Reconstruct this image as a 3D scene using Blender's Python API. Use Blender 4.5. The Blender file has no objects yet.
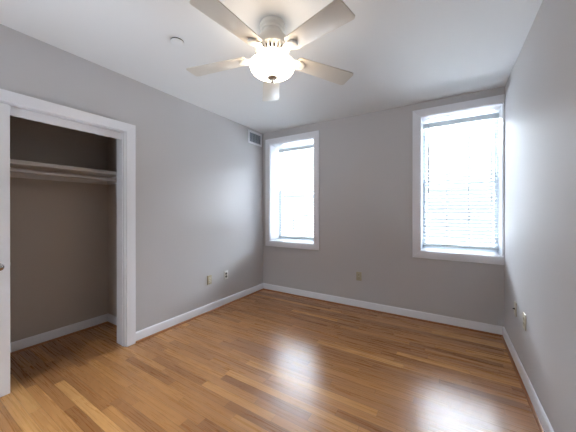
import bpy, bmesh, math, random
from mathutils import Vector, Matrix

random.seed(7)
PI = math.pi
W, H = 3.1096, 2.58            # room width and ceiling height (m); x along the back wall, y towards it
Y_FRONT = -4.25
WALL_T = 0.36                 # thick masonry back wall
CL_D, CL_Y0, CL_Y1 = 0.750, -3.85, -1.982      # closet depth and its side walls
OP_Y0, OP_Y1, OP_Z = -3.70, -2.162, 2.055       # closet opening
WIN = [(0.143, 0.934, 0.810, 2.380), (2.334, 3.099, 0.824, 2.410)]
S = bpy.context.scene
COL = S.collection

# ------------------------------------------------------------------ camera
cam_d = bpy.data.cameras.new('camera')
cam_d.sensor_fit = 'HORIZONTAL'
cam_d.sensor_width = 36.0
cam_d.lens = 260.33 / 576.0 * 36.0
cam_d.shift_y = -4.25 / 576.0      # small vertical lens shift, as the photograph's upright verticals show
cam_d.clip_start = 0.02
cam = bpy.data.objects.new('camera', cam_d)
COL.objects.link(cam)
yaw, pitch, roll = -0.5543, -0.0021, 0.0003
fw = Vector((math.sin(yaw) * math.cos(pitch), math.cos(yaw) * math.cos(pitch), math.sin(pitch)))
r = Vector((math.cos(yaw), -math.sin(yaw), 0))
u = r.cross(fw)
r2 = math.cos(roll) * r + math.sin(roll) * u
u2 = -math.sin(roll) * r + math.cos(roll) * u
m = Matrix((r2, u2, -fw)).transposed().to_4x4()
m.translation = Vector((2.6248, -3.4580, 1.2930))
cam.matrix_world = m
S.camera = cam

# ------------------------------------------------------------------ daylight
world = bpy.data.worlds.new('overcast_sky')
S.world = world
world.use_nodes = True
wn = world.node_tree.nodes
bg = wn['Background']
SKY = [(0.0, 44.0), (0.40, 44.0), (0.445, 0.8), (0.50, 0.72), (0.61, 1.05), (0.68, 58.0), (1.0, 58.0)]   # (height, radiance): sunlit ground below, pale haze at eye level, bright cloud above
tcw = wn.new('ShaderNodeTexCoord')
spw = wn.new('ShaderNodeSeparateXYZ')
mrw = wn.new('ShaderNodeMapRange')
mrw.inputs['From Min'].default_value = -1.0
rmw = wn.new('ShaderNodeValToRGB')
while len(rmw.color_ramp.elements) < len(SKY):
    rmw.color_ramp.elements.new(0.5)
for el, (pos, val) in zip(rmw.color_ramp.elements, SKY):
    el.position = pos
    el.color = (0.78 * val / 60, 0.89 * val / 60, val / 60, 1)
wl = world.node_tree.links
wl.new(tcw.outputs['Generated'], spw.inputs[0])
wl.new(spw.outputs[2], mrw.inputs['Value'])
wl.new(mrw.outputs[0], rmw.inputs[0])
wl.new(rmw.outputs[0], bg.inputs[0])
bg.inputs[1].default_value = 60.0


def portal(name, loc, rot, sx, sy):
    d = bpy.data.lights.new(name, 'AREA')
    d.shape = 'RECTANGLE'
    d.size, d.size_y = sx, sy
    d.cycles.is_portal = True
    o = bpy.data.objects.new(name, d)
    o.location, o.rotation_euler = loc, rot
    COL.objects.link(o)


for (x0, x1, z0, z1) in WIN:
    portal('daylight_portal', ((x0 + x1) / 2, WALL_T + 0.03, (z0 + z1) / 2), (-PI / 2, 0, 0), x1 - x0, z1 - z0)
FILL_X0, FILL_X1, FILL_Z = 0.80, 0.91, 2.1      # unseen slot added in the wall behind the camera to let in fill light
portal('daylight_portal', ((FILL_X0 + FILL_X1) / 2, Y_FRONT - 0.13, FILL_Z / 2), (PI / 2, 0, 0), FILL_X1 - FILL_X0, FILL_Z)

S.view_settings.view_transform = 'Standard'
S.view_settings.look = 'None'
S.view_settings.exposure = 0.66
S.view_settings.gamma = 1.0
S.view_settings.use_curve_mapping = False
BULB = 7.8                                      # lamp bowl emission


# ------------------------------------------------------------------ materials
def lin(c):
    return tuple(((v / 255) / 12.92 if v / 255 <= 0.04045 else ((v / 255 + 0.055) / 1.055) ** 2.4) for v in c) + (1,)


def mat(name, rgb, rough=0.5, metal=0.0, spec=0.5, bump=0.0, scale=200.0, vary=0.0):
    mt = bpy.data.materials.new(name)
    mt.use_nodes = True
    nt = mt.node_tree
    b = nt.nodes['Principled BSDF']
    b.inputs['Base Color'].default_value = lin(rgb)
    b.inputs['Roughness'].default_value = rough
    b.inputs['Metallic'].default_value = metal
    b.inputs['Specular IOR Level'].default_value = spec
    if bump or vary:
        tc = nt.nodes.new('ShaderNodeTexCoord')
        nz = nt.nodes.new('ShaderNodeTexNoise')
        nz.inputs['Scale'].default_value = scale
        nz.inputs['Detail'].default_value = 3
        nt.links.new(tc.outputs['Object'], nz.inputs['Vector'])
        if bump:
            bp = nt.nodes.new('ShaderNodeBump')
            bp.inputs['Strength'].default_value = bump
            bp.inputs['Distance'].default_value = 0.002
            nt.links.new(nz.outputs['Fac'], bp.inputs['Height'])
            nt.links.new(bp.outputs['Normal'], b.inputs['Normal'])
        if vary:
            mx = nt.nodes.new('ShaderNodeMix')
            mx.data_type = 'RGBA'
            c = lin(rgb)
            mx.inputs['A'].default_value = tuple(v * (1 - vary) for v in c[:3]) + (1,)
            mx.inputs['B'].default_value = tuple(min(1, v * (1 + vary)) for v in c[:3]) + (1,)
            nt.links.new(nz.outputs['Fac'], mx.inputs['Factor'])
            nt.links.new(mx.outputs['Result'], b.inputs['Base Color'])
    return mt


M_WALL = mat('greige_wall_paint', (195, 192, 192), 0.6, spec=0.22, bump=0.06, scale=260)
M_CLOSET = mat('lamp_tinted_closet_paint', (188, 179, 171), 0.5, spec=0.3, bump=0.06, scale=260)  # wall paint with the fan lamp's warm light put into the colour
M_CEIL = mat('white_ceiling_paint', (226, 226, 226), 0.7, spec=0.2, bump=0.05, scale=220)
M_TRIM = mat('white_gloss_trim', (232, 232, 236), 0.3, vary=0.01, scale=40)
M_DOOR = mat('white_door_paint', (232, 232, 234), 0.35, vary=0.01, scale=30)
M_SHOE = mat('stained_wood_shoe', (150, 98, 56), 0.35, vary=0.2, scale=60)
M_BLIND = mat('white_blind_slat', (200, 206, 208), 0.4, vary=0.01, scale=50)
M_CORD = mat('white_cord', (225, 228, 230), 0.8, vary=0.04, scale=400)
M_WAND = mat('clear_grey_wand', (150, 156, 162), 0.2, vary=0.03, scale=100)
M_VINYL = mat('white_window_vinyl', (225, 230, 236), 0.35, vary=0.01, scale=50)
M_FAN = mat('white_fan_enamel', (236, 232, 224), 0.35, vary=0.01, scale=50)
M_BLADE = mat('white_fan_blade', (210, 203, 192), 0.4, vary=0.015, scale=30)
M_DARK = mat('dark_recess', (52, 44, 38), 0.8, vary=0.1, scale=60)
M_NICKEL = mat('brushed_nickel', (206, 202, 196), 0.38, metal=1.0, vary=0.05, scale=300)
M_BRASS = mat('antique_gold_ring', (226, 196, 150), 0.35, metal=0.3, vary=0.03, scale=100)
M_CHROME = mat('polished_chrome', (200, 202, 206), 0.1, metal=1.0, vary=0.02, scale=80)
M_IVORY = mat('ivory_plastic', (206, 200, 182), 0.4, vary=0.02, scale=100)
M_IVORYD = mat('almond_plastic', (178, 168, 142), 0.4, vary=0.02, scale=100)
M_WPLATE = mat('white_plastic', (224, 223, 218), 0.4, vary=0.02, scale=100)
M_GREYREC = mat('grey_receptacle', (96, 94, 90), 0.45, vary=0.05, scale=100)
M_SLOT = mat('black_slot', (26, 24, 22), 0.6, vary=0.1, scale=100)
M_GRILLE = mat('grey_vent_metal', (176, 182, 190), 0.45, vary=0.03, scale=80)
M_VBACK = mat('grey_vent_backing', (112, 116, 124), 0.6, vary=0.05, scale=60)
M_SHELF = mat('white_shelf_paint', (226, 224, 222), 0.35, vary=0.02, scale=20)
M_ROD = mat('white_closet_rod', (214, 210, 208), 0.25, vary=0.02, scale=60)
M_BRICK = mat('outer_masonry', (150, 140, 132), 0.9, bump=0.3, scale=30)


def floor_material():
    mt = bpy.data.materials.new('oak_strip_floor')
    mt.use_nodes = True
    nt = mt.node_tree
    N, L = nt.nodes, nt.links
    b = N['Principled BSDF']

    def math_(op, a, bv=None, c=None):
        n = N.new('ShaderNodeMath')
        n.operation = op
        for i, v in enumerate((a, bv, c)):
            if v is None:
                continue
            if isinstance(v, (int, float)):
                n.inputs[i].default_value = v
            else:
                L.new(v, n.inputs[i])
        return n.outputs[0]

    def white(dim, **k):
        n = N.new('ShaderNodeTexWhiteNoise')
        n.noise_dimensions = dim
        for key, v in k.items():
            L.new(v, n.inputs[key])
        return n

    tc = N.new('ShaderNodeTexCoord')
    sp = N.new('ShaderNodeSeparateXYZ')
    L.new(tc.outputs['Object'], sp.inputs[0])
    X, Y = sp.outputs[0], sp.outputs[1]
    PW = 0.0635
    ry = math_('DIVIDE', math_('ADD', Y, 20.0), PW)
    row = math_('FLOOR', ry)
    fy = math_('FRACT', ry)
    w1 = white('1D', W=row)
    w2 = white('1D', W=math_('ADD', row, 371.3))
    length = math_('ADD', math_('MULTIPLY', w1.outputs['Value'], 0.55), 0.55)
    rx = math_('DIVIDE', math_('ADD', math_('ADD', X, 30.0), math_('MULTIPLY', w2.outputs['Value'], 5.0)), length)
    colx = math_('FLOOR', rx)
    fx = math_('FRACT', rx)
    cid = N.new('ShaderNodeCombineXYZ')
    L.new(row, cid.inputs[0])
    L.new(colx, cid.inputs[1])
    wid = white('2D', Vector=cid.outputs[0])
    rnd = wid.outputs['Value']
    # plank tone
    ramp = N.new('ShaderNodeValToRGB')
    e = ramp.color_ramp.elements
    e[0].position, e[0].color = 0.0, lin((142, 94, 54))
    e[1].position, e[1].color = 1.0, lin((204, 152, 94))
    for pos, c in ((0.25, (163, 112, 67)), (0.55, (171, 119, 70)), (0.82, (182, 129, 77))):
        k = ramp.color_ramp.elements.new(pos)
        k.color = lin(c)
    L.new(rnd, ramp.inputs[0])
    # grain, stretched along the plank and shifted per plank
    off = N.new('ShaderNodeVectorMath')
    off.operation = 'MULTIPLY_ADD'
    L.new(wid.outputs['Color'], off.inputs[0])
    off.inputs[1].default_value = (37.0, 23.0, 11.0)
    L.new(tc.outputs['Object'], off.inputs[2])
    sc = N.new('ShaderNodeVectorMath')
    sc.operation = 'MULTIPLY'
    L.new(off.outputs[0], sc.inputs[0])
    sc.inputs[1].default_value = (2.2, 80.0, 1.0)
    g1 = N.new('ShaderNodeTexNoise')
    g1.inputs['Scale'].default_value = 1.0
    g1.inputs['Detail'].default_value = 5
    g1.inputs['Roughness'].default_value = 0.65
    g1.inputs['Distortion'].default_value = 0.8
    L.new(sc.outputs[0], g1.inputs['Vector'])
    sc2 = N.new('ShaderNodeVectorMath')
    sc2.operation = 'MULTIPLY'
    L.new(off.outputs[0], sc2.inputs[0])
    sc2.inputs[1].default_value = (1.1, 14.0, 1.0)
    wv = N.new('ShaderNodeTexNoise')
    wv.inputs['Scale'].default_value = 1.0
    wv.inputs['Detail'].default_value = 2
    wv.inputs['Distortion'].default_value = 1.6
    L.new(sc2.outputs[0], wv.inputs['Vector'])
    rings = math_('FRACT', math_('MULTIPLY', wv.outputs['Fac'], 7.0))
    rings = math_('ABSOLUTE', math_('SUBTRACT', rings, 0.5))
    grain = math_('ADD', math_('MULTIPLY', g1.outputs['Fac'], 0.7), math_('MULTIPLY', rings, 0.25))
    gm = N.new('ShaderNodeMapRange')
    gm.inputs['From Min'].default_value = 0.2
    gm.inputs['From Max'].default_value = 0.72
    gm.inputs['To Min'].default_value = 0.80
    gm.inputs['To Max'].default_value = 1.12
    L.new(grain, gm.inputs['Value'])
    # seams
    ey = math_('MINIMUM', fy, math_('SUBTRACT', 1.0, fy))
    sy = math_('LESS_THAN', ey, 0.018)
    ex = math_('MULTIPLY', math_('MINIMUM', fx, math_('SUBTRACT', 1.0, fx)), length)
    sx = math_('LESS_THAN', ex, 0.0010)
    seam = math_('MAXIMUM', sy, sx)
    k = math_('MULTIPLY', gm.outputs[0], math_('SUBTRACT', 1.0, math_('MULTIPLY', seam, 0.45)))
    mul = N.new('ShaderNodeMix')
    mul.data_type = 'RGBA'
    mul.blend_type = 'MULTIPLY'
    mul.inputs['Factor'].default_value = 1.0
    L.new(ramp.outputs[0], mul.inputs['A'])
    cc = N.new('ShaderNodeCombineColor')
    for i in range(3):
        L.new(k, cc.inputs[i])
    L.new(cc.outputs[0], mul.inputs['B'])
    L.new(mul.outputs['Result'], b.inputs['Base Color'])
    rg = N.new('ShaderNodeMapRange')
    rg.inputs['To Min'].default_value = 0.22
    rg.inputs['To Max'].default_value = 0.34
    L.new(g1.outputs['Fac'], rg.inputs['Value'])
    L.new(rg.outputs[0], b.inputs['Roughness'])
    b.inputs['Specular IOR Level'].default_value = 0.5
    bp = N.new('ShaderNodeBump')
    bp.inputs['Strength'].default_value = 0.12
    bp.inputs['Distance'].default_value = 0.002
    hgt = math_('SUBTRACT', math_('MULTIPLY', grain, 0.25), seam)
    # each board lies very slightly out of level
    hgt = math_('ADD', hgt, math_('MULTIPLY', math_('MULTIPLY', math_('SUBTRACT', rnd, 0.5), fy), 2.0))
    L.new(hgt, bp.inputs['Height'])
    L.new(bp.outputs['Normal'], b.inputs['Normal'])
    return mt


def glass_material():
    mt = bpy.data.materials.new('clear_window_glass')
    mt.use_nodes = True
    nt = mt.node_tree
    N, L = nt.nodes, nt.links
    out = N['Material Output']
    N.remove(N['Principled BSDF'])
    tr = N.new('ShaderNodeBsdfTransparent')
    gl = N.new('ShaderNodeBsdfGlossy')
    gl.inputs['Roughness'].default_value = 0.02
    fr = N.new('ShaderNodeFresnel')
    fr.inputs['IOR'].default_value = 1.45
    mx = N.new('ShaderNodeMixShader')
    L.new(fr.outputs[0], mx.inputs[0])
    L.new(tr.outputs[0], mx.inputs[1])
    L.new(gl.outputs[0], mx.inputs[2])
    L.new(mx.outputs[0], out.inputs[0])
    return mt


def bowl_material():
    mt = bpy.data.materials.new('lit_frosted_glass')
    mt.use_nodes = True
    b = mt.node_tree.nodes['Principled BSDF']
    b.inputs['Base Color'].default_value = lin((245, 240, 230))
    b.inputs['Roughness'].default_value = 0.25
    b.inputs['Emission Color'].default_value = (1.0, 0.84, 0.66, 1)
    b.inputs['Emission Strength'].default_value = BULB
    return mt


def slat_material():
    mt = mat('white_translucent_slat', (190, 195, 198), 0.4, vary=0.01, scale=50)
    N, L = mt.node_tree.nodes, mt.node_tree.links
    tl = N.new('ShaderNodeBsdfTranslucent')
    tl.inputs[0].default_value = lin((232, 236, 238))
    mx = N.new('ShaderNodeMixShader')
    mx.inputs[0].default_value = 0.12
    L.new(N['Principled BSDF'].outputs[0], mx.inputs[1])
    L.new(tl.outputs[0], mx.inputs[2])
    L.new(mx.outputs[0], N['Material Output'].inputs[0])
    return mt


M_SLAT = slat_material()
M_FLOOR, M_GLASS, M_BOWL = floor_material(), glass_material(), bowl_material()


# ------------------------------------------------------------------ mesh helpers
class MB:
    """collects shapes, build() links them as ONE mesh object"""

    def __init__(self):
        self.bm = bmesh.new()

    def box(self, x0, x1, y0, y1, z0, z1, bev=0.0, mtx=None):
        t = bmesh.new()
        bmesh.ops.create_cube(t, size=1.0)
        for v in t.verts:
            v.co = Vector((x0 + (v.co.x + .5) * (x1 - x0), y0 + (v.co.y + .5) * (y1 - y0), z0 + (v.co.z + .5) * (z1 - z0)))
        if bev:
            bmesh.ops.bevel(t, geom=list(t.edges), offset=bev, segments=2, affect='EDGES', profile=0.6)
        return self._add(t, mtx)

    def _add(self, t, mtx=None):
        if mtx is not None:
            bmesh.ops.transform(t, matrix=mtx, verts=t.verts)
        me = bpy.data.meshes.new('tmp')
        t.to_mesh(me)
        t.free()
        self.bm.from_mesh(me)
        bpy.data.meshes.remove(me)
        return self

    def lathe(self, prof, n=48, mtx=None, cap=True):
        """prof = [(radius, z)...] from top to bottom"""
        t = bmesh.new()
        rings = []
        for (rad, z) in prof:
            if rad < 1e-5:
                rings.append([t.verts.new((0, 0, z))])
            else:
                rings.append([t.verts.new((rad * math.cos(2 * PI * i / n), rad * math.sin(2 * PI * i / n), z)) for i in range(n)])
        for a, b in zip(rings, rings[1:]):
            for i in range(n):
                j = (i + 1) % n
                if len(a) == 1 and len(b) == 1:
                    continue
                if len(a) == 1:
                    t.faces.new((a[0], b[j], b[i]))
                elif len(b) == 1:
                    t.faces.new((a[i], a[j], b[0]))
                else:
                    t.faces.new((a[i], a[j], b[j], b[i]))
        if cap:
            for ring in (rings[0], rings[-1]):
                if len(ring) > 1:
                    t.faces.new(ring)
        bmesh.ops.recalc_face_normals(t, faces=t.faces)
        for f in t.faces:
            f.smooth = True
        return self._add(t, mtx)

    def cyl(self, p, q, rad, n=20):
        p, q = Vector(p), Vector(q)
        d = q - p
        mtx = Matrix.Translation(p) @ d.to_track_quat('Z', 'Y').to_matrix().to_4x4()
        return self.lathe([(rad, d.length), (rad, 0)], n, mtx)

    def prism(self, pts, z0, z1, mtx=None, bev=0.0):
        """extrude a 2D outline (x, y) from z0 to z1"""
        t = bmesh.new()
        a = [t.verts.new((x, y, z0)) for x, y in pts]
        b = [t.verts.new((x, y, z1)) for x, y in pts]
        n = len(pts)
        fa = t.faces.new(a)
        fb = t.faces.new(b)
        for i in range(n):
            t.faces.new((a[i], a[(i + 1) % n], b[(i + 1) % n], b[i]))
        bmesh.ops.recalc_face_normals(t, faces=t.faces)
        if bev:
            ed = list({e for f in (fa, fb) for e in f.edges})
            bmesh.ops.bevel(t, geom=ed, offset=bev, segments=2, affect='EDGES', profile=0.6)
        return self._add(t, mtx)

    def build(self, name, material, parent=None, loc=None):
        me = bpy.data.meshes.new(name)
        self.bm.to_mesh(me)
        self.bm.free()
        me.materials.append(material)
        o = bpy.data.objects.new(name, me)
        COL.objects.link(o)
        if parent is not None:
            o.parent = parent
        if loc is not None:
            o.location = loc
        # crisp creases with smooth curves
        for p in me.polygons:
            p.use_smooth = True
        try:
            me.set_sharp_from_angle(angle=math.radians(32))
        except Exception:
            pass
        return o


def empty(name, loc, rz=0.0, parent=None):
    o = bpy.data.objects.new(name, None)
    o.empty_display_size = 0.05
    COL.objects.link(o)
    o.location = loc
    o.rotation_euler = (0, 0, rz)
    if parent:
        o.parent = parent
    return o


def tag(o, label, cat, group=None):
    o['label'] = label
    o['category'] = cat
    if group:
        o['group'] = group
    return o


def struct(o, label=None):
    o['kind'] = 'structure'
    if label:
        o['label'] = label
    return o


def wall_panel(name, us, vs, holes, to_world, thick, material):
    """solid wall on the (u, v) grid with rectangular holes; to_world(u, v, depth)"""
    bm = bmesh.new()
    nu, nv = len(us) - 1, len(vs) - 1
    solid = {}
    for i in range(nu):
        for j in range(nv):
            cu, cv = (us[i] + us[i + 1]) / 2, (vs[j] + vs[j + 1]) / 2
            solid[i, j] = not any(a < cu < b and c < cv < d for (a, b, c, d) in holes)
    cache = {}

    def V(i, j, k):
        if (i, j, k) not in cache:
            cache[i, j, k] = bm.verts.new(to_world(us[i], vs[j], thick * k))
        return cache[i, j, k]

    for (i, j), s in solid.items():
        if not s:
            continue
        bm.faces.new((V(i, j, 0), V(i + 1, j, 0), V(i + 1, j + 1, 0), V(i, j + 1, 0)))
        bm.faces.new((V(i, j, 1), V(i, j + 1, 1), V(i + 1, j + 1, 1), V(i + 1, j, 1)))
        for (di, dj, a, b) in ((-1, 0, (i, j), (i, j + 1)), (1, 0, (i + 1, j), (i + 1, j + 1)),
                               (0, -1, (i, j), (i + 1, j)), (0, 1, (i, j + 1), (i + 1, j + 1))):
            if not solid.get((i + di, j + dj), False):
                bm.faces.new((V(*a, 0), V(*b, 0), V(*b, 1), V(*a, 1)))
    bmesh.ops.recalc_face_normals(bm, faces=bm.faces)
    me = bpy.data.meshes.new(name)
    bm.to_mesh(me)
    bm.free()
    me.materials.append(material)
    o = bpy.data.objects.new(name, me)
    COL.objects.link(o)
    return struct(o)


# ------------------------------------------------------------------ room shell
struct(MB().box(-CL_D - 0.1, W + 0.12, Y_FRONT - 0.12, WALL_T, -0.08, 0).build('floor', M_FLOOR))
struct(MB().box(-CL_D - 0.1, W + 0.12, Y_FRONT - 0.12, WALL_T, H, H + 0.08).build('ceiling', M_CEIL))
wall_panel('wall_back', [-CL_D - 0.1, WIN[0][0], WIN[0][1], WIN[1][0], WIN[1][1], W + 0.12],
           [0, WIN[0][2], WIN[1][2], WIN[0][3], WIN[1][3], H], WIN, lambda a, b, k: (a, k, b), WALL_T, M_WALL)
wall_panel('wall_left', [Y_FRONT, OP_Y0, OP_Y1, 0], [0, OP_Z, H], [(OP_Y0, OP_Y1, 0, OP_Z)],
           lambda a, b, k: (-k, a, b), 0.115, M_WALL)
struct(MB().box(W, W + 0.12, Y_FRONT, 0, 0, H).build('wall_right', M_WALL))
wall_panel('wall_front', [-CL_D - 0.1, FILL_X0, FILL_X1, W + 0.12], [0, FILL_Z, H], [(FILL_X0, FILL_X1, 0, FILL_Z)],
           lambda a, b, k: (a, Y_FRONT - k, b), 0.12, M_WALL)
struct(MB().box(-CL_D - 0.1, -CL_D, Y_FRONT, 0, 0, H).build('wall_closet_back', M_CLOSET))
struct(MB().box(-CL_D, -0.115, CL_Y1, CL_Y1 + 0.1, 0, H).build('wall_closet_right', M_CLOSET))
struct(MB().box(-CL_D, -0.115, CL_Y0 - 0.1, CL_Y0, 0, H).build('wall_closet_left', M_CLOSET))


# ------------------------------------------------------------------ baseboards and shoe mouldings
BB_H, BB_T = 0.102, 0.015
BB_PROF = [(0, 0), (BB_T, 0), (BB_T, BB_H - 0.014), (BB_T - 0.003, BB_H - 0.006), (BB_T - 0.008, BB_H), (0, BB_H)]
SHOE_PROF = [(BB_T, 0), (BB_T + 0.015, 0), (BB_T + 0.014, 0.007), (BB_T + 0.011, 0.012), (BB_T + 0.006, 0.016), (BB_T, 0.018)]


def run(name, prof, p, q, n, material):
    """sweep a moulding profile from p to q along the floor; n = direction out of the wall"""
    p, q, n = Vector((*p, 0)), Vector((*q, 0)), Vector((*n, 0))
    bm = bmesh.new()
    A = [bm.verts.new(p + n * a + Vector((0, 0, b))) for a, b in prof]
    B = [bm.verts.new(q + n * a + Vector((0, 0, b))) for a, b in prof]
    k = len(prof)
    bm.faces.new(A)
    bm.faces.new(B)
    for i in range(k):
        bm.faces.new((A[i], A[(i + 1) % k], B[(i + 1) % k], B[i]))
    bmesh.ops.recalc_face_normals(bm, faces=bm.faces)
    mb = MB()
    mb.bm.free()
    mb.bm = bm
    return struct(mb.build(name, material))


CAS_W, CAS_T = 0.085, 0.019
runs = [('left', (0, OP_Y1 + CAS_W), (0, 0), (1, 0)),
        ('back', (BB_T, 0), (W - BB_T, 0), (0, -1)),
        ('right', (W, Y_FRONT), (W, 0), (-1, 0)),
        ('closet_back', (-CL_D, CL_Y0), (-CL_D, CL_Y1), (1, 0)),
        ('closet_right', (-CL_D + BB_T, CL_Y1), (-0.115, CL_Y1), (0, -1))]
tn = 1
for nm, p, q, n in runs:
    run('baseboard_' + nm, BB_PROF, p, q, n, M_TRIM)
for nm, p, q, n in runs:
    run('trim_%d' % tn, SHOE_PROF, p, q, n, M_SHOE)
    tn += 1


# ------------------------------------------------------------------ closet opening: casing, jamb, fascia, door
def mitred_frame(mb, inner, outer, to_world, t, bev=0.004):
    """flat frame with mitred corners; rectangles are (u0, u1, v0, v1)"""
    a0, a1, c0, c1 = inner
    b0, b1, d0, d1 = outer
    sides = [[(b0, d1), (b1, d1), (a1, c1), (a0, c1)], [(b0, d0), (b1, d0), (a1, c0), (a0, c0)],
             [(b0, d0), (b0, d1), (a0, c1), (a0, c0)], [(b1, d0), (b1, d1), (a1, c1), (a1, c0)]]
    for s in sides:
        ar = abs(sum(s[i][0] * s[(i + 1) % 4][1] - s[(i + 1) % 4][0] * s[i][1] for i in range(4))) / 2
        if ar < 1e-6:
            continue
        bm = bmesh.new()
        A = [bm.verts.new(to_world(uu, vv, 0)) for uu, vv in s]
        B = [bm.verts.new(to_world(uu, vv, t)) for uu, vv in s]
        bm.faces.new(A)
        top = bm.faces.new(B)
        for i in range(4):
            bm.faces.new((A[i], A[(i + 1) % 4], B[(i + 1) % 4], B[i]))
        bmesh.ops.recalc_face_normals(bm, faces=bm.faces)
        if bev:
            long_e = [top.edges[0], top.edges[2]]
            bmesh.ops.bevel(bm, geom=long_e, offset=bev, segments=2, affect='EDGES', profile=0.6)
        mb._add(bm)


mb = MB()
mitred_frame(mb, (OP_Y0, OP_Y1, 0, OP_Z - 0.005), (OP_Y0 - CAS_W, OP_Y1 + CAS_W, 0, OP_Z + CAS_W - 0.010),
             lambda a, b, k: (k, a, b), CAS_T)
struct(mb.build('trim_%d' % tn, M_TRIM), 'white casing around the closet opening')
tn += 1
mb = MB()                                         # jamb lining with a slim stop strip
mb.box(-0.150, 0.0, OP_Y1 - 0.010, OP_Y1 + 0.012, 0, OP_Z, 0.002)
mb.box(-0.045, -0.030, OP_Y1 - 0.016, OP_Y1 - 0.010, 0, OP_Z - 0.012, 0.001)
mb.box(-0.150, 0.0, OP_Y0, OP_Y0 + 0.010, 0, OP_Z, 0.002)
mb.box(-0.150, 0.0, OP_Y0, OP_Y1, OP_Z - 0.010, OP_Z, 0.002)
struct(mb.build('trim_%d' % tn, M_TRIM), 'white jamb lining the closet opening')
tn += 1
mb = MB().box(-0.062, -0.045, OP_Y0 + 0.01, OP_Y1 - 0.010, 1.979, OP_Z - 0.010, 0.002)
struct(mb.build('trim_%d' % tn, M_TRIM), 'white fascia board under the closet head casing')
tn += 1

door = struct(empty('door_1', (0, OP_Y0 + 0.012, 0)), 'flat white closet door standing at the left of the opening')
DW = (-2.930) - (OP_Y0 + 0.012)
MB().box(-0.037, -0.002, 0, DW, 0.010, 2.040, 0.0015).build('door_panel', M_DOOR, door)
kn = MB().lathe([(0.0, 0.060), (0.012, 0.059), (0.021, 0.054), (0.025, 0.045), (0.024, 0.036), (0.016, 0.027), (0.010, 0.022),
                 (0.010, 0.008), (0.024, 0.006), (0.026, 0.0), (0.0, 0.0)], 32, Matrix.Rotation(PI / 2, 4, 'Y'))
kn.build('door_knob', M_CHROME, door, (-0.002, DW - 0.060, 0.912))
MB().box(-0.0135, -0.0035, DW - 0.003, DW + 0.005, 0.908, 0.930, 0.001).build('door_latch', M_NICKEL, door)

# closet shelf and rod
SH_X = -0.455
shelf = tag(empty('closet_shelf', (-CL_D, CL_Y0, 1.70)), 'long white shelf board across the closet above the hanging rod', 'shelf')
mb = MB().box(0.0, SH_X + CL_D, 0.002, CL_Y1 - CL_Y0 - 0.002, -0.012, 0.024, 0.003)
mb.build('shelf_board', M_SHELF, shelf)
mb = MB().box(0.001, 0.019, 0.002, CL_Y1 - CL_Y0 - 0.002, -0.10, -0.012, 0.002)
mb.box(0.02, SH_X + CL_D - 0.005, CL_Y1 - CL_Y0 - 0.02, CL_Y1 - CL_Y0 - 0.001, -0.10, -0.012, 0.002)
mb.build('shelf_cleat', M_SHELF, shelf)
rod = tag(empty('closet_rod', (-0.485, CL_Y0, 1.633)), 'round white hanging rod running below the closet shelf front', 'rod')
MB().cyl((0, 0.012, 0), (0, CL_Y1 - CL_Y0 - 0.024, 0), 0.016, 24).build('rod_pole', M_ROD, rod)
for yy, d in ((0.001, 1), (CL_Y1 - CL_Y0 - 0.0205, -1)):
    MB().cyl((0, yy, 0), (0, yy + d * 0.016, 0), 0.028, 24).build('rod_socket', M_ROD, rod)


# ------------------------------------------------------------------ windows
def make_window(idx, x0, x1, z0, z1, right_gap):
    wroot = struct(empty('window_%d' % idx, ((x0 + x1) / 2, 0, z0)))
    ox, oz = -(x0 + x1) / 2, -z0
    T = lambda a, b, k: (a + ox, -k, b + oz)
    mb = MB()
    cw = 0.084
    mitred_frame(mb, (x0, x1, z0, z1), (x0 - cw, x1 + min(cw, right_gap), z0 - cw, z1 + cw), T, CAS_T, 0.004)
    mb.build('window_casing', M_TRIM, wroot)
    # white reveal boards through the thick wall
    t = 0.006
    mb = MB()
    a, b, c, d = x0 + ox, x1 + ox, z0 + oz, z1 + oz
    mb.box(a, a + t, 0.0, WALL_T, c, d).box(b - t, b, 0.0, WALL_T, c, d)
    mb.box(a + t, b - t, 0.0, WALL_T, c, c + t).box(a + t, b - t, 0.0, WALL_T, d - t, d)
    mb.build('window_reveal', M_TRIM, wroot)
    # outer frame
    a, b, c, d = a + t, b - t, c + t, d - t
    fr = 0.010
    y0, y1 = 0.268, 0.352
    mb = MB()
    mb.box(a, a + fr, y0, y1, c, d, 0.002).box(b - fr, b, y0, y1, c, d, 0.002)
    mb.box(a + fr, b - fr, y0, y1, c, c + fr, 0.002).box(a + fr, b - fr, y0, y1, d - fr, d, 0.002)
    mb.build('window_frame', M_VINYL, wroot)
    a, b, c, d = a + fr, b - fr, c + fr, d - fr
    mid = (c + d) / 2
    for nm, (s0, s1, yy) in (('lower_sash', (c, mid + 0.02, 0.275)), ('upper_sash', (mid - 0.02, d, 0.312))):
        st, th = 0.024, 0.032
        mb = MB()
        mb.box(a, a + st, yy, yy + th, s0, s1, 0.003).box(b - st, b, yy, yy + th, s0, s1, 0.003)
        mb.box(a + st, b - st, yy, yy + th, s0, s0 + st, 0.003).box(a + st, b - st, yy, yy + th, s1 - st, s1, 0.003)
        so = mb.build(nm, M_VINYL, wroot)
        g = MB().box(a + st, b - st, yy + 0.014, yy + 0.018, s0 + st, s1 - st)
        g.build('glass_pane', M_GLASS, so)
        gw = b - a - 2 * st
        for k in (1, 2):
            xx = a + st + gw * k / 3
            MB().box(xx - 0.008, xx + 0.008, yy + 0.006, yy + 0.013, s0 + st, s1 - st, 0.002).build('muntin', M_VINYL, so)
        zz = (s0 + s1) / 2
        MB().box(a + st, b - st, yy + 0.006, yy + 0.013, zz - 0.008, zz + 0.008, 0.002).build('muntin', M_VINYL, so)
    return wroot


make_window(1, *WIN[0], 0.084)
make_window(2, *WIN[1], 0.0105)


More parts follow.
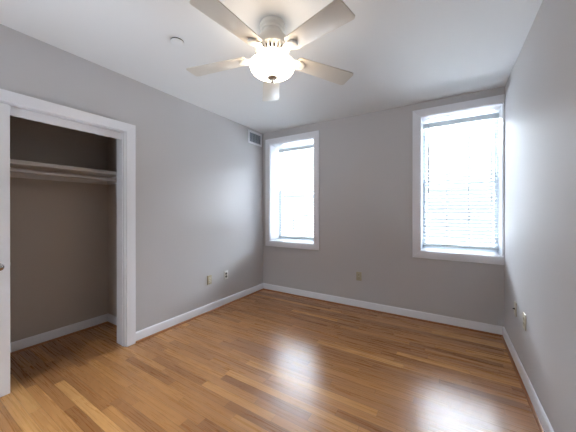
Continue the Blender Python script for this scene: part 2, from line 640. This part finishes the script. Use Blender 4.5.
# ------------------------------------------------------------------ blinds
def make_blind(label, x0, x1, z_top, z_sill, wand_x, cord_x):
    yc = 0.225
    rt = tag(empty('window_blind', ((x0 + x1) / 2, yc, z_top)), label, 'blind', 'white slatted blinds in the two windows')
    w = (x1 - x0) / 2
    MB().box(-w, w, -0.030, 0.028, -0.052, 0.0, 0.004).build('headrail', M_BLIND, rt)
    zb = z_sill - z_top + 0.030
    MB().box(-w, w, -0.025, 0.025, zb, zb + 0.022, 0.005).build('bottom_rail', M_BLIND, rt)
    pitch = 0.0425
    n = int((-0.052 - zb - 0.05) / pitch)
    mb = MB()
    zs = [zb + 0.022 + 0.030 + k * pitch for k in range(n + 1)]
    zs += [zb + 0.0265, zb + 0.031]
    tilt = math.radians(10)
    for z in zs:
        if z > -0.07:
            continue
        tl = tilt if z > zb + 0.04 else 0.0
        # gently crowned slat
        pts = []
        for k in range(7):
            s = -0.025 + 0.05 * k / 6
            pts.append((s, 0.0022 * (1 - (s / 0.025) ** 2)))
        outline = [(s, h + 0.0040) for s, h in pts] + [(s, h) for s, h in reversed(pts)]
        mtx = Matrix.Translation((-w, 0, z)) @ Matrix.Rotation(tl, 4, 'X') @ Matrix(((0, 0, 1, 0), (1, 0, 0, 0), (0, 1, 0, 0), (0, 0, 0, 1)))
        mb.prism(outline, 0.003, 2 * w - 0.003, mtx)
    mb.build('slats', M_SLAT, rt)
    for f in (0.09, 0.37, 0.63, 0.91):
        xx = -w + 2 * w * f
        mb = MB()
        for yy in (-0.0268, 0.0268):
            mb.box(xx - 0.0016, xx + 0.0016, yy - 0.0008, yy + 0.0008, zb + 0.01, -0.05)
        mb.build('ladder_cord', M_CORD, rt)
    if wand_x is not None:
        mb = MB().cyl((wand_x, -0.036, -0.055), (wand_x, -0.036, -0.86), 0.0045, 8)
        mb.cyl((wand_x, -0.036, -0.02), (wand_x, -0.036, -0.055), 0.0025, 8)
        mb.build('tilt_wand', M_WAND, rt)
    if cord_x is not None:
        mb = MB()
        for k, (dx, zl) in enumerate(((-0.006, -0.93), (0.006, -0.99))):
            mb.cyl((cord_x + dx * 0.4, -0.034, -0.04), (cord_x + dx, -0.034, zl), 0.0015, 6)
            mb.lathe([(0.002, 0.0), (0.006, -0.012), (0.0075, -0.034), (0.004, -0.038)], 12, Matrix.Translation((cord_x + dx, -0.034, zl)))
        mb.build('lift_cord', M_CORD, rt)
    return rt


make_blind('white slatted blind in the left window beside the wall vent', 0.180, 0.924, 2.334, WIN[0][2] + 0.006, -0.28, None)
make_blind('white slatted blind in the window against the right wall', 2.346, 3.090, 2.374, WIN[1][2] + 0.006, -0.31, 0.315)


# ------------------------------------------------------------------ ceiling fan
FX, FY = 1.584, -1.982
fan = tag(empty('ceiling_fan', (FX, FY, H)), 'white five-blade ceiling fan with a lit frosted bowl light', 'ceiling fan')
Z = lambda z: z - H
MB().lathe([(0.0, 0), (0.086, 0), (0.088, -0.006), (0.088, -0.020), (0.082, -0.026), (0.070, -0.029), (0.070, -0.040),
            (0.081, -0.043), (0.081, -0.052), (0.070, -0.056), (0.0, -0.056)], 56).build('canopy', M_FAN, fan)
MB().lathe([(0.070, -0.044), (0.074, -0.064), (0.088, -0.076), (0.104, -0.092), (0.115, -0.112), (0.121, -0.134), (0.123, -0.150),
            (0.121, -0.160), (0.114, -0.166), (0.070, -0.166)], 56, cap=False).build('motor_housing', M_FAN, fan, (0, 0, -0.010))
MB().lathe([(0.088, -0.160), (0.082, -0.205), (0.070, -0.214), (0.0, -0.214)], 48, cap=False).build('motor_core', M_DARK, fan, (0, 0, -0.010))
mb = MB()
for k in range(26):
    a = 2 * PI * k / 26
    R = Matrix.Rotation(a, 4, 'Z')
    t = bmesh.new()
    q = [(0.112, -0.163), (0.121, -0.161), (0.112, -0.184), (0.100, -0.204), (0.086, -0.207), (0.092, -0.196), (0.104, -0.180)]
    hw = 0.0078
    A = [t.verts.new((x, -hw * x / 0.12, z)) for x, z in q]
    B = [t.verts.new((x, hw * x / 0.12, z)) for x, z in q]
    t.faces.new(A)
    t.faces.new(B)
    for i in range(len(q)):
        t.faces.new((A[i], A[(i + 1) % len(q)], B[(i + 1) % len(q)], B[i]))
    bmesh.ops.recalc_face_normals(t, faces=t.faces)
    mb._add(t, R)
mb.lathe([(0.100, -0.199), (0.101, -0.205), (0.094, -0.212), (0.080, -0.213), (0.080, -0.206), (0.100, -0.199)], 56, cap=False)
mb.build('vent_ribs', M_FAN, fan, (0, 0, -0.010))
MB().lathe([(0.0, -0.212), (0.074, -0.212), (0.078, -0.217), (0.076, -0.223), (0.066, -0.226), (0.0, -0.226)], 48).build('trim_ring', M_BRASS, fan, (0, 0, -0.010))
MB().lathe([(0.0, -0.224), (0.056, -0.224), (0.056, -0.274), (0.048, -0.278), (0.0, -0.278)], 48).build('light_fitter', M_FAN, fan)
BZ = -0.275
prof = [(0.0, BZ + 0.006), (0.120, BZ + 0.006), (0.150, BZ + 0.003), (0.156, BZ), (0.158, BZ - 0.006), (0.154, BZ - 0.015), (0.151, BZ - 0.020)]
for k in range(1, 13):
    a = k / 12 * PI / 2
    prof.append((0.151 * math.cos(a) ** 0.9 if k < 12 else 0.0, BZ - 0.020 - 0.066 * math.sin(a)))
MB().lathe(prof, 64).build('glass_bowl', M_BOWL, fan)
zf = BZ - 0.084
MB().lathe([(0.0, zf + 0.004), (0.030, zf + 0.002), (0.036, zf - 0.003), (0.034, zf - 0.009), (0.022, zf - 0.015), (0.012, zf - 0.021),
            (0.009, zf - 0.027), (0.012, zf - 0.032), (0.009, zf - 0.039), (0.0, zf - 0.044)], 28).build('finial', M_NICKEL, fan)


def rounded_blade():
    L0, L1, w0, w1, rr = 0.185, 0.634, 0.062, 0.078, 0.024
    pts = []
    def corner(cx, cy, a0, rad):
        for k in range(7):
            a = a0 + k / 6 * PI / 2
            pts.append((cx + rad * math.cos(a), cy + rad * math.sin(a)))
    corner(L1 - rr, -w1 + rr, -PI / 2, rr)
    corner(L1 - rr, w1 - rr, 0, rr)
    corner(L0 + 0.02, w0 - 0.02, PI / 2, 0.02)
    corner(L0 + 0.02, -w0 + 0.02, PI, 0.02)
    return pts


blade_me = bracket_me = None
for k in range(5):
    a = math.radians(126.57 + 72 * k)
    # pitched about its own length, drooping slightly to the tip
    base = Matrix.Rotation(a, 4, 'Z') @ Matrix.Translation((0, 0, -0.212)) @ Matrix.Rotation(math.radians(4.0), 4, 'Y') @ Matrix.Rotation(math.radians(-8), 4, 'X')
    if blade_me is None:
        o = MB().prism(rounded_blade(), 0.0, 0.006, None, 0.0015).build('blade', M_BLADE, fan)
        blade_me = o.data
    else:
        o = bpy.data.objects.new('blade', blade_me)
        COL.objects.link(o)
        o.parent = fan
    o.matrix_local = base
    if bracket_me is None:
        mb = MB()
        arm = [(0.075, -0.026), (0.130, -0.020), (0.172, -0.034), (0.196, -0.040), (0.200, 0.0), (0.196, 0.040), (0.172, 0.034), (0.130, 0.020), (0.075, 0.026)]
        mb.prism(arm, -0.007, -0.001, None, 0.0015)
        disc = [(0.212 + 0.034 * math.cos(2 * PI * i / 28), 0.034 * math.sin(2 * PI * i / 28)) for i in range(28)]
        mb.prism(disc, -0.016, -0.0005, None, 0.004)
        for yy in (-0.012, 0.0, 0.012):
            mb.box(0.085, 0.165, yy - 0.003, yy + 0.003, -0.013, -0.006, 0.0015)
        o = mb.build('blade_bracket', M_FAN, fan)
        bracket_me = o.data
    else:
        o = bpy.data.objects.new('blade_bracket', bracket_me)
        COL.objects.link(o)
        o.parent = fan
    o.matrix_local = base

# ------------------------------------------------------------------ ceiling disc
sd = tag(empty('smoke_detector', (0.873, -2.222, H)), 'small round white detector disc on the ceiling left of the fan', 'detector')
MB().lathe([(0.0, 0.0), (0.047, 0.0), (0.047, -0.007), (0.0, -0.007)], 40).build('detector_base', M_DARK, sd)  # base coloured dark to stand for the shadow gap at the ceiling
MB().lathe([(0.0, -0.007), (0.0468, -0.007), (0.0475, -0.009), (0.045, -0.013), (0.036, -0.016), (0.0, -0.017)], 40).build('detector_cover', M_CEIL, sd)

# ------------------------------------------------------------------ wall vent
VY0, VY1, VZ0, VZ1 = -0.384, -0.047, 2.346, 2.548
vent = tag(empty('air_vent', (0, (VY0 + VY1) / 2, VZ0)), 'white framed air vent with grey louvres high in the far left corner', 'vent')
hw, hh = (VY1 - VY0) / 2, VZ1 - VZ0
mb = MB()
bw = 0.030
mitred_frame(mb, (-hw + bw, hw - bw, bw, hh - bw), (-hw, hw, 0, hh), lambda a, b, k: (k, a, b), 0.010, 0.003)
mb.build('vent_frame', M_TRIM, vent)
MB().box(0.0003, 0.0015, -hw + bw, hw - bw, bw, hh - bw).build('vent_backing', M_VBACK, vent)
mb = MB()
nl = 11
for k in range(nl):
    zz = bw + (hh - 2 * bw) * (k + 0.5) / nl
    mb.box(-0.005, 0.005, -hw + bw, hw - bw - 0.014, -0.0012, 0.0012, 0, Matrix.Translation((0.0065, 0, zz)) @ Matrix.Rotation(math.radians(38), 4, 'Y'))
for k in range(1, 4):
    yy = -hw + bw + (2 * hw - 2 * bw) * k / 4
    mb.box(0.003, 0.0085, yy - 0.0015, yy + 0.0015, bw, hh - bw)
mb.build('vent_louvres', M_GRILLE, vent)


# ------------------------------------------------------------------ wall plates
def make_plate(name, label, cat, loc, rz, kind, pm, rm, group=None):
    """plate built in the local xz-plane, facing local -y"""
    rt = tag(empty(name, loc, rz), label, cat, group)
    MB().box(-0.036, 0.036, -0.0075, 0.0, -0.058, 0.058, 0.003).build('cover_plate', pm, rt)
    if kind == 'duplex':
        for s in (-1, 1):
            pts = []
            for k in range(20):
                a = 2 * PI * k / 20
                pts.append((max(-0.0165, min(0.0165, 0.020 * math.cos(a))), max(-0.0145, min(0.0145, 0.0172 * math.sin(a)))))
            mtx = Matrix.Translation((0, -0.0070, s * 0.0195)) @ Matrix.Rotation(PI / 2, 4, 'X')
            ro = MB().prism(pts, 0.0, 0.0028, mtx).build('receptacle', rm, rt)
            mb = MB()
            for xx, hh_ in ((-0.0063, 0.0045), (0.0063, 0.0036)):
                mb.box(xx - 0.0012, xx + 0.0012, -0.0102, -0.0095, s * 0.0195 + 0.003 - hh_, s * 0.0195 + 0.003 + hh_)
            mb.cyl((0, -0.0102, s * 0.0195 - 0.0085), (0, -0.0095, s * 0.0195 - 0.0085), 0.0022, 10)
            mb.build('socket_slots', M_SLOT, ro)
        MB().cyl((0, -0.0088, 0), (0, -0.007, 0), 0.003, 12).build('plate_screw', M_NICKEL, rt)
    elif kind == 'coax':
        mb = MB().cyl((0, -0.012, 0), (0, -0.007, 0), 0.0075, 6)
        mb.cyl((0, -0.021, 0), (0, -0.011, 0), 0.0048, 16)
        mb.build('cable_jack', M_SLOT, rt)
        for s in (-1, 1):
            MB().cyl((0, -0.0088, s * 0.042), (0, -0.007, s * 0.042), 0.003, 12).build('plate_screw', M_NICKEL, rt)
    else:
        MB().box(-0.0165, 0.0165, -0.0100, -0.0070, -0.033, 0.033, 0.0015).build('rocker_insert', rm, rt)
        for s in (-1, 1):
            MB().cyl((0, -0.0088, s * 0.046), (0, -0.007, s * 0.046), 0.003, 12).build('plate_screw', M_NICKEL, rt)
    return rt


PG = 'power outlets low on the walls'
LEFT_RZ, RIGHT_RZ = PI / 2, -PI / 2
make_plate('power_outlet', 'beige double power outlet low on the left wall, nearer the closet', 'outlet', (0, -1.143, 0.410), LEFT_RZ, 'duplex', M_IVORYD, M_IVORY, PG)
make_plate('power_outlet', 'white power outlet with dark sockets on the left wall, nearer the corner', 'outlet', (0, -0.850, 0.411), LEFT_RZ, 'duplex', M_WPLATE, M_GREYREC, PG)
make_plate('power_outlet', 'ivory power outlet low on the back wall between the two windows', 'outlet', (1.601, 0, 0.424), 0, 'duplex', M_IVORYD, M_IVORYD, PG)
make_plate('cable_outlet', 'ivory wall plate with dark cable jack on the right wall, nearer the corner', 'outlet', (W, -0.552, 0.462), RIGHT_RZ, 'coax', M_IVORY, M_IVORYD)
make_plate('power_outlet', 'ivory double power outlet on the right wall, the nearer of its two plates', 'outlet', (W, -0.868, 0.468), RIGHT_RZ, 'duplex', M_IVORY, M_IVORYD, PG)
